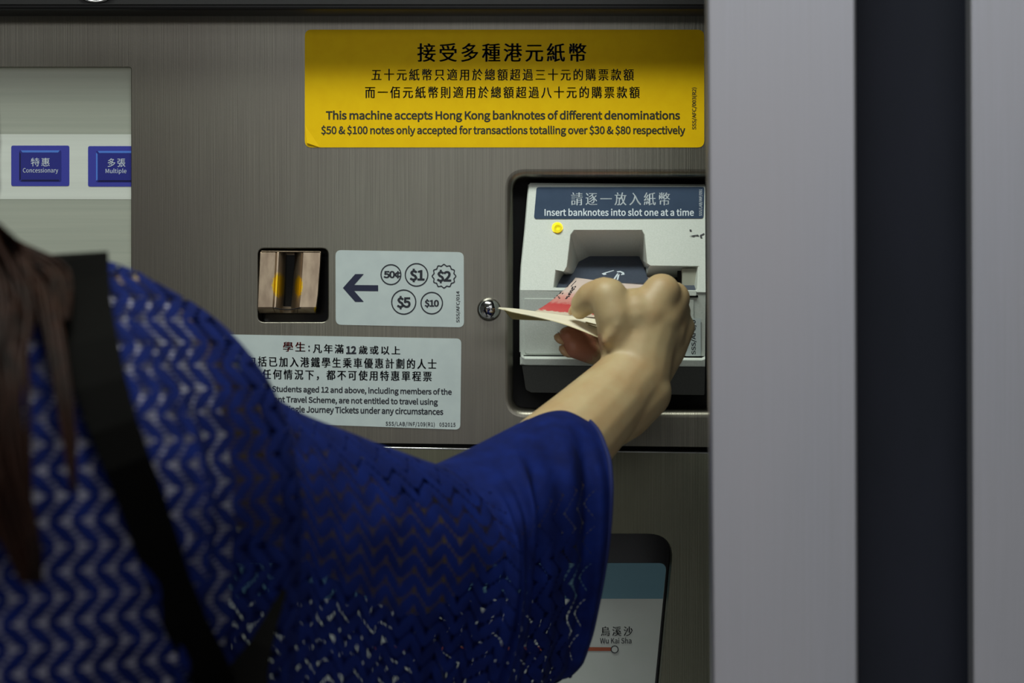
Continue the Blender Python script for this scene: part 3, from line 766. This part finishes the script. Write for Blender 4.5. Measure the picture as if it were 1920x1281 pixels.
for i in range(NS + 1):
    u = i / NS * (len(COLS) - 1)
    T, B, R = column(u); T2, _, _ = column(min(u + .05, len(COLS)-1.0001)); T0, _, _ = column(max(u - .05, 0))
    if prev is not None: arc += (T - prev).length
    prev = T
    d = (T2 - T0); d.z = 0; d.normalize(); nrm = Vector((d.y, -d.x, 0))     # towards the camera
    if u < 3: nrm = nrm
    H = (B - T).length
    nrms.append(nrm)
    if u > 17: nrm = nrm.lerp(Vector((.22, -.975, 0)), min(1, (u-17)/4)).normalized()
    cuff = max(0.0, (u - 18.5) / 5.5)
    for j in range(2 * NT):
        near = j <= NT
        t = j / NT if near else (2*NT - j) / NT
        t = (1 - math.cos(t * PI)) / 2 if True else t
        sn = max(math.sin(PI * min(t * (0.5/0.30) if t < 0.30 else 0.5 + (t-.30)/.70*.5, 1.0)), 0.0)
        h = R * sn ** (0.62 - 0.1*min(1, max(0, u-18)/4)) * (1 - 0.25*t)
        p = T.lerp(B, t)
        bx = float(np.interp(t, bul_t, bul_v)) / F * 1.70 * 0.35 * (max(0, cuff) ** 1.6)
        p = p + Vector((bx * (1.0 if near else .55), 0, 0))
        # soft folds
        f = 0.0
        if u > 16:
            w = min(1, (u-16)/2.5)
            f += w * 0.0050 * math.sin((u - 17.9) * 3.3 + 2.2*t) * min(1, t*7) * (1 - .4*t)
            f += w * 0.0035 * math.sin((u - 19) * 6.1 - 3.0*t + 1.0) * min(1, t*5)
        crease = math.exp(-((u - 18.1 - 2.4*t + 0.4)/0.42)**2) * max(0, 1 - t*1.6) * min(1, t*12+.3)
        f -= 0.010 * crease
        wp = p * 9.0
        f += 0.0055 * mnoise.noise(wp) * min(1, t*8) + 0.0018 * mnoise.noise(p * 34.0)
        p = p + nrm * ((h + f) if near else -(h + f*0.5))
        verts.append(p)
        a_h = t * H
        band = 10.4 + 1.6 * min(t*3.2, 1.0)
        if u < band:
            uvs.append((p.x*1.05 + p.y*0.25, p.z)); mk = 1.0
        elif u < 19.0:
            uvs.append((a_h + 0.5, arc)); mk = 1.0
        else:
            uvs.append((arc, a_h)); mk = 0.0
        mk *= min(1.0, max(0.0, abs(u - band) * 1.3 - .15))
        if 16.5 < u < 19.0: mk *= max(0, min(1, (18.2 + 0.6*t - u) * 1.2))
        if u >= 19.0: mk = 0.85 if (20.3 < u < 22.5 and t > .45) else (0.25 if t > .25 else 0.0)
        if u > 10 and t < .09: mk *= .3
        if u > 23.2: mk = 0.0
        if u < 9.8: mk *= 1.2
        if u > 10.6: mk *= .85
        hole.append(mk)
W = 2 * NT; faces = []
for i in range(NS + 1):                 # round the fold along the top of the sleeve
    rg = 9 if i < NS*.9 else 15
    for _ in range(40 if i > NS*.9 else (14 if i > NS*.72 else 6)):
        idx = [(j % W) for j in range(-rg, rg + 1)]
        old = {j: verts[i*W + j] for j in idx}
        for q in range(1, len(idx)-1):
            verts[i*W + idx[q]] = old[idx[q]]*.5 + (old[idx[q-1]] + old[idx[q+1]])*.25
for i in range(NS):
    for j in range(W):
        j2 = (j + 1) % W
        faces.append((i*W+j, i*W+j2, (i+1)*W+j2, (i+1)*W+j))
# pale camisole lying just inside the back of the top
cv = []; LIM = int(NS * 8.8 / (len(COLS) - 1))
for i in range(LIM + 1):
    u = i / NS * (len(COLS) - 1)
    for j in range(12, NT - 8, 2):
        k = i * W + j; ex = Vector(verts[min(i+1, NS)*W + j]) - Vector(verts[max(i-1, 0)*W + j]); ey = Vector(verts[k+1]) - Vector(verts[k-1])
        nn_ = ex.cross(ey).normalized()
        cv.append(Vector(verts[k]) - nrms[i] * 0.0055 - Vector((0.004, 0, 0)) * min(1, max(0, u - 6)))
cw = len(range(12, NT - 8, 2)); st0 = int(NS * 3.6 / (len(COLS)-1))
cf = [(i*cw+j, i*cw+j+1, (i+1)*cw+j+1, (i+1)*cw+j) for i in range(st0, LIM) for j in range(cw-1)]
# knit material: eyelets laid along nested zigzags
mk = bpy.data.materials.new('blue_openwork_knit'); mk.use_nodes = True; nt = mk.node_tree
for n_ in list(nt.nodes): nt.nodes.remove(n_)
out = nt.nodes.new('ShaderNodeOutputMaterial'); mix = nt.nodes.new('ShaderNodeMixShader'); tr_ = nt.nodes.new('ShaderNodeBsdfTransparent')
pb = nt.nodes.new('ShaderNodeBsdfPrincipled'); pb.inputs['Roughness'].default_value = 0.85; pb.inputs['Specular IOR Level'].default_value = 0.15
pb.inputs['Sheen Weight'].default_value = 0.0; pb.inputs['Sheen Tint'].default_value = (.3, .4, 1, 1)
def Mth(op, a, b=None, c=None):
    n_ = nt.nodes.new('ShaderNodeMath'); n_.operation = op
    for k, v in enumerate((a, b, c)):
        if v is None: continue
        if isinstance(v, (int, float)): n_.inputs[k].default_value = v
        else: nt.links.new(v, n_.inputs[k])
    return n_.outputs[0]
uvn = nt.nodes.new('ShaderNodeUVMap'); uvn.uv_map = 'knit'; sep = nt.nodes.new('ShaderNodeSeparateXYZ'); nt.links.new(uvn.outputs[0], sep.inputs[0])
att = nt.nodes.new('ShaderNodeAttribute'); att.attribute_name = 'open'; att.attribute_type = 'GEOMETRY'
U, Vv = sep.outputs[0], sep.outputs[1]
PER, SPC, AMP = 0.0255, 0.0125, 0.0115
tri = Mth('PINGPONG', Vv, PER/2)                       # 0..PER/2
tri01 = Mth('DIVIDE', tri, PER/2)
us = Mth('ADD', U, Mth('MULTIPLY', tri01, AMP))
fr = Mth('ABSOLUTE', Mth('SUBTRACT', Mth('FRACT', Mth('DIVIDE', us, SPC)), 0.5))
edge = Mth('ABSOLUTE', Mth('SUBTRACT', tri01, 0.5))      # .5 at the turning points
node_ = Mth('POWER', Mth('MULTIPLY', edge, 2.0), 5.0)
wid = Mth('MULTIPLY', Mth('ADD', Mth('MULTIPLY', node_, 0.20), 0.105), att.outputs['Fac'])
inl = Mth('LESS_THAN', fr, wid)
small = Mth('ABSOLUTE', Mth('SUBTRACT', Mth('FRACT', Mth('DIVIDE', Vv, 0.0026)), 0.5))
eye = Mth('LESS_THAN', small, Mth('ADD', 0.30, Mth('MULTIPLY', node_, 0.2)))
hol = Mth('MULTIPLY', inl, eye)
nt.links.new(hol, mix.inputs[0]); nt.links.new(pb.outputs[0], mix.inputs[1]); nt.links.new(tr_.outputs[0], mix.inputs[2]); nt.links.new(mix.outputs[0], out.inputs[0])
nz = nt.nodes.new('ShaderNodeTexNoise'); nz.inputs['Scale'].default_value = 60; nz.inputs['Detail'].default_value = 4
tcn = nt.nodes.new('ShaderNodeTexCoord'); nt.links.new(tcn.outputs['Object'], nz.inputs[0])
rp = nt.nodes.new('ShaderNodeValToRGB'); rp.color_ramp.elements[0].color = lin((6, 19, 70)) + (1,); rp.color_ramp.elements[1].color = lin((10, 30, 96)) + (1,)
rp.color_ramp.elements[0].position = .3; rp.color_ramp.elements[1].position = .7
nt.links.new(nz.outputs[0], rp.inputs[0]); nt.links.new(rp.outputs[0], pb.inputs['Base Color'])
bp = nt.nodes.new('ShaderNodeBump'); bp.inputs['Strength'].default_value = 0.16; bp.inputs['Distance'].default_value = 0.0012
ridge = Mth('ADD', Mth('MULTIPLY', fr, 1.2), Mth('MULTIPLY', nz.outputs[0], 0.6))
nt.links.new(ridge, bp.inputs['Height']); nt.links.new(bp.outputs[0], pb.inputs['Normal'])
MATS['knit'] = mk
top = mesh_obj('knit_top', verts, faces, mk, None, None, True)
me = top.data; uvl = me.uv_layers.new(name='knit')
li = np.zeros(len(me.loops), dtype=np.int32); me.loops.foreach_get('vertex_index', li)
# near the switch between knit directions keep each face in one direction (the band there is plain)
UVA = np.array(uvs); uvl.data.foreach_set('uv', UVA[li].ravel())
at = me.attributes.new('open', 'FLOAT', 'POINT'); at.data.foreach_set('value', hole)
attach(top, person)
cam_ = mesh_obj('camisole', cv, cf, mat('pale_lilac_cotton', (222, 218, 230), 0.8), person, None, True)
cam_['label'] = 'pale camisole showing through the openwork'
# hems: a thin plain rolled edge at each cuff
for i_, nm in ((NS, 'cuff'), (0, 'cuff')):
    mb = MB(); ringp = [verts[i_*W + j] for j in range(0, W, 2)] + [verts[i_*W]]
    mb.tube(ringp, 0.0016, 8); o = mb.build(nm, mat('blue_hem', (8, 25, 84), 0.85), top, True)

# near layer sampled by pixel, for what lies on the cloth
NV = np.array([tuple(verts[i*W+j]) for i in range(NS+1) for j in range(NT+1)])
dd = NV[:, 1] - CAMY; NPX = 960 + NV[:, 0]/dd*F; NPY = 640.5 - (NV[:, 2]-CAMZ)/dd*F
def drape(px, py, off):
    k = np.argsort((NPX-px)**2 + (NPY-py)**2)[:40]
    return P(px, py, float(np.sort(NV[k, 1])[:12].mean()) - off)

# ---- hair: long locks over back and shoulder
hairb = MB()
def lock(pts, w, n=16, wob=.004, r=.0016):
    for _ in range(n):
        ox, oy = max(-1, min(1, random.gauss(0, .5))), max(-.8, min(.8, random.gauss(0, .35))); ph = random.random()*6
        q = []
        for k, p in enumerate(pts):
            t = k/(len(pts)-1); ww = w[k]
            q.append(Vector(p) + Vector((ox*ww + wob*math.sin(ph+5*t), oy*.012, 0)))
        fine = []
        for k in range(len(q)-1):
            g = lambda i: q[max(0, min(i, len(q)-1))]
            for s_ in range(4): fine.append(catmull(g(k-1), g(k), g(k+1), g(k+2), s_/4))
        fine.append(q[-1])
        m_ = len(fine); hairb.tube(fine, [r*(1.2 - 1.0*(k/(m_-1))**2) for k in range(m_)], 5)
HB = HEAD + Vector((0, 0, .02))
def scalp(az, el, r=1.03): return HB + Vector((.076*math.cos(el)*math.sin(az), -.094*math.cos(el)*math.cos(az), .094*math.sin(el)))*r
for k in range(260):                                     # cap of hair all round the skull, face left free
    az = random.uniform(-2.1, 2.1); e0 = random.uniform(.2, 1.5)
    p0 = scalp(az*.6, 1.35); p1 = scalp(az, e0*.55, 1.06); p2 = scalp(az, -.45, 1.12)
    p3 = HB + Vector((.082*math.sin(az), -.105*math.cos(az)*1.0, -.16)); p4 = HB + Vector((.085*math.sin(az), -.13 - .03*random.random(), -.24 - .16*random.random()))
    if abs(az) > 1.3: p4 = HB + Vector((.085*math.sin(az), -.09, -.22))
    lock([p0, p1, p2, p3, p4], [.003, .006, .006, .006, .006], 4, .002, .0022)
D = lambda x, y, o=.012: drape(x, y, o)
lock([HB + Vector((.05, -.08, -.06)), P(-110, 380, -.66), D(-45, 520, .02), D(-32, 700), D(-12, 860), D(18, 960), D(46, 1040), D(62, 1092)], [.012, .016, .018, .018, .015, .010, .005, .0008], 60)
lock([HB + Vector((.05, -.08, -.06)), P(-110, 400, -.66), D(-50, 560, .02), D(-60, 700), D(-70, 900), D(-80, 1100)], [.012, .02, .022, .022, .022, .015], 70)
lock([HB + Vector((.05, -.06, -.06)), P(-90, 400, -.62), D(60, 510, .016), D(95, 600), D(115, 720), D(128, 820), D(138, 920)], [.008, .010, .010, .006, .0045, .004, .001], 26, .001)
lock([HB + Vector((.05, -.06, -.06)), P(-100, 400, -.62), D(0, 500, .02), D(5, 600), D(5, 720), D(28, 860), D(48, 990)], [.012, .014, .014, .008, .006, .004, .001], 30, .002)
lock([HB + Vector((.05, -.04, -.06)), P(-110, 370, -.60), P(-20, 448, -.57), D(70, 492, .012), D(110, 530, .012), D(120, 600, .012)], [.01, .012, .012, .012, .006, .001], 40, .001)
lock([HB + Vector((.04, -.08, -.07)), P(-120, 350, -.66), P(-50, 425, -.64), D(0, 470, .03), D(30, 540, .02), D(40, 640, .015)], [.012, .012, .012, .011, .008, .002], 60, .002)
lock([HB + Vector((.05, -.04, -.08)), P(-110, 360, -.60), P(-20, 452, -.60), P(40, 486, -.58), D(90, 500, .015), D(110, 560, .012)], [.010, .010, .009, .007, .005, .001], 50, .001)
hr = hairb.build('hair', M_hair, person, True)

# ------------------------------------------------------------------ shoulder bag
bagpos = P(520, 1760, -.71)
bag = tag(empty('shoulder_bag', (bagpos.x, bagpos.y, bagpos.z - .10)), 'black shoulder bag on a wide strap crossing the back of the blue top', 'bag')
def ribbon(name, ctr, wid, th, parent):
    mb = MB(); L = []
    n_ = len(ctr)
    for k in range(n_):
        t = (ctr[min(k+1, n_-1)] - ctr[max(k-1, 0)]).normalized()
        out_ = Vector((0.15, -1, 0.1)) if not isinstance(th, list) else th[k]
        w = t.cross(out_).normalized()*wid[k]/2; o_ = out_.normalized()*.0013
        c_ = ctr[k]
        L.append([c_ - w - o_, c_ + w - o_, c_ + w + o_, c_ - w + o_])
    mb.loops(L, 0, True, True); o = mb.build(name, M_strap, parent, False); bevel(o, .0005); return o
cs = [(146, 520, .034), (153, 570, .031), (168, 640, .029), (188, 720, .0265), (213, 800, .0250), (239, 870, .0240), (266, 940, .0235), (290, 1010, .0230), (316, 1090, .0225), (348, 1170, .0225), (384, 1240, .0225), (410, 1300, .0225)]
ctr = [drape(x, y, .007) for x, y, w in cs]; wid = [w for *_, w in cs]
nrm0 = [Vector((.15, -1, .1))] * len(cs)
# over the shoulder
pre = [P(110, 560, -.43), P(118, 510, -.47), P(128, 484, -.51), P(140, 487, -.56)]
ctr = pre + ctr; wid = [.034, .034, .036, .037] + wid
nn = [Vector((0, 1, .3)), Vector((0, .6, .8)), Vector((0, 0, 1)), Vector((0, -.7, .7))] + nrm0
ctr += [drape(446, 1360, .010), P(490, 1470, -.715)]; wid += [.0235, .0235]; nn += [nrm0[0]] * 2
ribbon('strap', ctr, wid, nn, bag)
tl = [(534, 1106, .003), (521, 1135, .006), (506, 1170, .009), (490, 1210, .013), (472, 1250, .020), (455, 1290, .030), (448, 1340, .034)]
ribbon('strap_tail', [drape(x, y, .010) for x, y, w in tl], [w for *_, w in tl], [nrm0[0]]*len(tl), bag)
mb = MB(); bc = bagpos
L = []
for k, (dz, sx, sy) in enumerate(((-.105, .10, .030), (-.10, .12, .040), (-.05, .13, .045), (.03, .125, .040), (.075, .115, .028), (.085, .11, .020))):
    L.append([bc + Vector((x*sx, y*sy - .0, dz)) for x, y in round_poly([(-1, -1), (1, -1), (1, 1), (-1, 1)], .3, 4)])
mb.loops(L, 0, True, True); bo = mb.build('bag_body', M_strap, bag, True)

# ------------------------------------------------------------------ banknotes
def sheet(name, rows, mats, th=0.00012, fm=None, sub=6):
    """a thin bent sheet through a grid of (px, py, Y) points"""
    g = [[P(*q) for q in r] for r in rows]
    def dens(lst, s_):
        o_ = []
        for k in range(len(lst)-1):
            h = lambda i: lst[max(0, min(i, len(lst)-1))]
            for q in range(s_): o_.append(catmull(h(k-1), h(k), h(k+1), h(k+2), q/s_))
        o_.append(lst[-1]); return o_
    g = [dens(r, sub) for r in g]; colz = [dens([r[k] for r in g], sub) for k in range(len(g[0]))]
    nr, nc = len(colz[0]), len(colz)
    vs = [colz[c_][r] for r in range(nr) for c_ in range(nc)]
    fs = [(r*nc+c_, (r+1)*nc+c_, (r+1)*nc+c_+1, r*nc+c_+1) for r in range(nr-1) for c_ in range(nc-1)]
    o = mesh_obj(name, vs, fs, mats, None, None, True)
    uv = o.data.uv_layers.new(name='print')
    for p in o.data.polygons:
        for l in p.loop_indices:
            vi = o.data.loops[l].vertex_index; uv.data[l].uv = ((vi % nc)/(nc-1), (vi//nc)/(nr-1))
    s_ = o.modifiers.new('thickness', 'SOLIDIFY'); s_.thickness = th; s_.offset = 0
    return o, colz
def note_mat(name, stops, rough=.7):
    m = bpy.data.materials.new(name); m.use_nodes = True; nt = m.node_tree; b = nt.nodes['Principled BSDF']; b.inputs['Roughness'].default_value = rough
    u = nt.nodes.new('ShaderNodeUVMap'); u.uv_map = 'print'; s_ = nt.nodes.new('ShaderNodeSeparateXYZ'); nt.links.new(u.outputs[0], s_.inputs[0])
    nz = nt.nodes.new('ShaderNodeTexNoise'); nz.inputs['Scale'].default_value = 22; nz.inputs['Detail'].default_value = 6; nt.links.new(u.outputs[0], nz.inputs[0])
    ad = nt.nodes.new('ShaderNodeMath'); ad.operation = 'MULTIPLY_ADD'; ad.inputs[1].default_value = .16; nt.links.new(nz.outputs[0], ad.inputs[0]); nt.links.new(s_.outputs[1], ad.inputs[2])
    r = nt.nodes.new('ShaderNodeValToRGB'); el = r.color_ramp.elements
    el[0].position = stops[0][0] + .08; el[0].color = lin(stops[0][1]) + (1,); el[1].position = stops[-1][0] + .08; el[1].color = lin(stops[-1][1]) + (1,)
    for p, c_ in stops[1:-1]:
        e = el.new(p + .08); e.color = lin(c_) + (1,)
    nt.links.new(ad.outputs[0], r.inputs[0]); nt.links.new(r.outputs[0], b.inputs['Base Color'])
    return m
M_note = note_mat('red_banknote_print', [(0.0, (214, 200, 190)), (.42, (206, 186, 176)), (.55, (205, 140, 130)), (.66, (196, 128, 120)), (.72, (190, 60, 62)), (.90, (196, 78, 76)), (.93, (205, 190, 170))])
# v runs from the slot (0) to her fingers (1)
red, cz_ = sheet('banknote', [[(1088, 506, .030), (1140, 506, .030), (1214, 507, .030)],
                          [(1074, 527, -.0115), (1150, 532, -.0115), (1228, 534, -.0115)],
                          [(1047, 553, -.034), (1128, 557, -.036), (1218, 560, -.036)],
                          [(1024, 571, -.056), (1100, 577, -.060), (1196, 581, -.060)],
                          [(1001, 585, -.078), (1085, 593, -.084), (1172, 599, -.084)]], M_note)
tag(red, 'red and white banknote lying in the reader slot tray, under the thumb', 'banknote')
# print on the red note: bars and codes, drawn on the sheet itself
def on_note(u, v, dn=-.0006):
    nc = len(cz_) - 1; nr = len(cz_[0]) - 1; a = u*nc; b = v*nr; i, j = int(min(a, nc-1)), int(min(b, nr-1)); a -= i; b -= j
    p = (cz_[i][j]*(1-a) + cz_[i+1][j]*a)*(1-b) + (cz_[i][j+1]*(1-a) + cz_[i+1][j+1]*a)*b
    return p + Vector((0, -.0003, .0004))
mb = MB()
def dab(u0, v0, u1, v1): mb.add([on_note(u0, v0), on_note(u1, v0), on_note(u1, v1), on_note(u0, v1)], [(0, 1, 2, 3)])
def uv_at(px, py):                 # invert the sheet by search
    return min(TAB, key=lambda q: (q[2]-px)**2 + (q[3]-py)**2)[:2]
TAB = []
for a in range(0, 81):
    for b in range(15, 81):
        p = on_note(a/80, b/80); d = p.y - CAMY; TAB.append((a/80, b/80, 960 + p.x/d*F, 640.5 - (p.z-CAMZ)/d*F))
for bx, by in ((1069, 527), (1075.5, 527)): u, v = uv_at(bx, by + 4); dab(u-.005, v-.05, u+.005, v+.05)
dots = [(1063.5, 537), (1050, 546), (1048, 549), (1055, 550), (1044, 554), (1047, 557), (1040, 558), (1049, 559)]
for k in range(7): dots += [(1079 - k*2.6, 538 + k*3.4), (1074 - k*2.0, 538 + k*3.6)]
for bx, by in dots: u, v = uv_at(bx, by); dab(u-.008, v-.009, u+.008, v+.011)
pr = mb.build('print', M_ink, red)

M_pale = note_mat('pale_banknote_print', [(0.0, (236, 230, 206)), (.5, (230, 224, 202)), (.8, (240, 234, 214)), (1.0, (226, 216, 176))])
M_olive = note_mat('olive_banknote_print', [(0.0, (170, 156, 96)), (.5, (150, 138, 84)), (1.0, (176, 164, 110))])
pale, cp = sheet('banknote', [[(936, 576.5, -.086), (968, 579, -.084), (1005, 584, -.082), (1050, 590, -.084), (1095, 595, -.086), (1160, 604, -.086)],
                          [(935, 577.5, -.102), (966, 583, -.104), (1002, 590, -.104), (1050, 599, -.104), (1095, 612, -.104), (1150, 632, -.102)],
                          [(934, 578.5, -.118), (964, 586, -.122), (1000, 593, -.124), (1050, 606, -.124), (1092, 621, -.122), (1140, 641, -.118)]], M_pale)
tag(pale, 'pale cream banknote held folded under the thumb, its tip pointing left', 'banknote')
fold, _ = sheet('folded_flap', [[(944, 580, -.119), (968, 587, -.120), (1000, 594, -.121), (1032, 601.5, -.122)],
                           [(952, 590, -.114), (975, 594.5, -.115), (1003, 598, -.117), (1032, 602, -.119)],
                           [(960, 598.5, -.108), (980, 600, -.110), (1005, 600.8, -.113), (1032, 602, -.116)]], M_olive)
fold['label'] = 'olive underside of the folded note'
attach(fold, pale)
mb = MB()
for (x0, y0, x1, y1) in ((1098, 603, 1118, 606), (1103, 608, 1120, 610)):
    q = [P(x0, y0, -.1005), P(x1, y0 + 5, -.1005), P(x1, y1 + 5, -.1035), P(x0, y1, -.1035)]
    mb.add(q, [(0, 1, 2, 3)])
o = mb.build('print', M_olive, pale); uv = o.data.uv_layers.new(name='print')
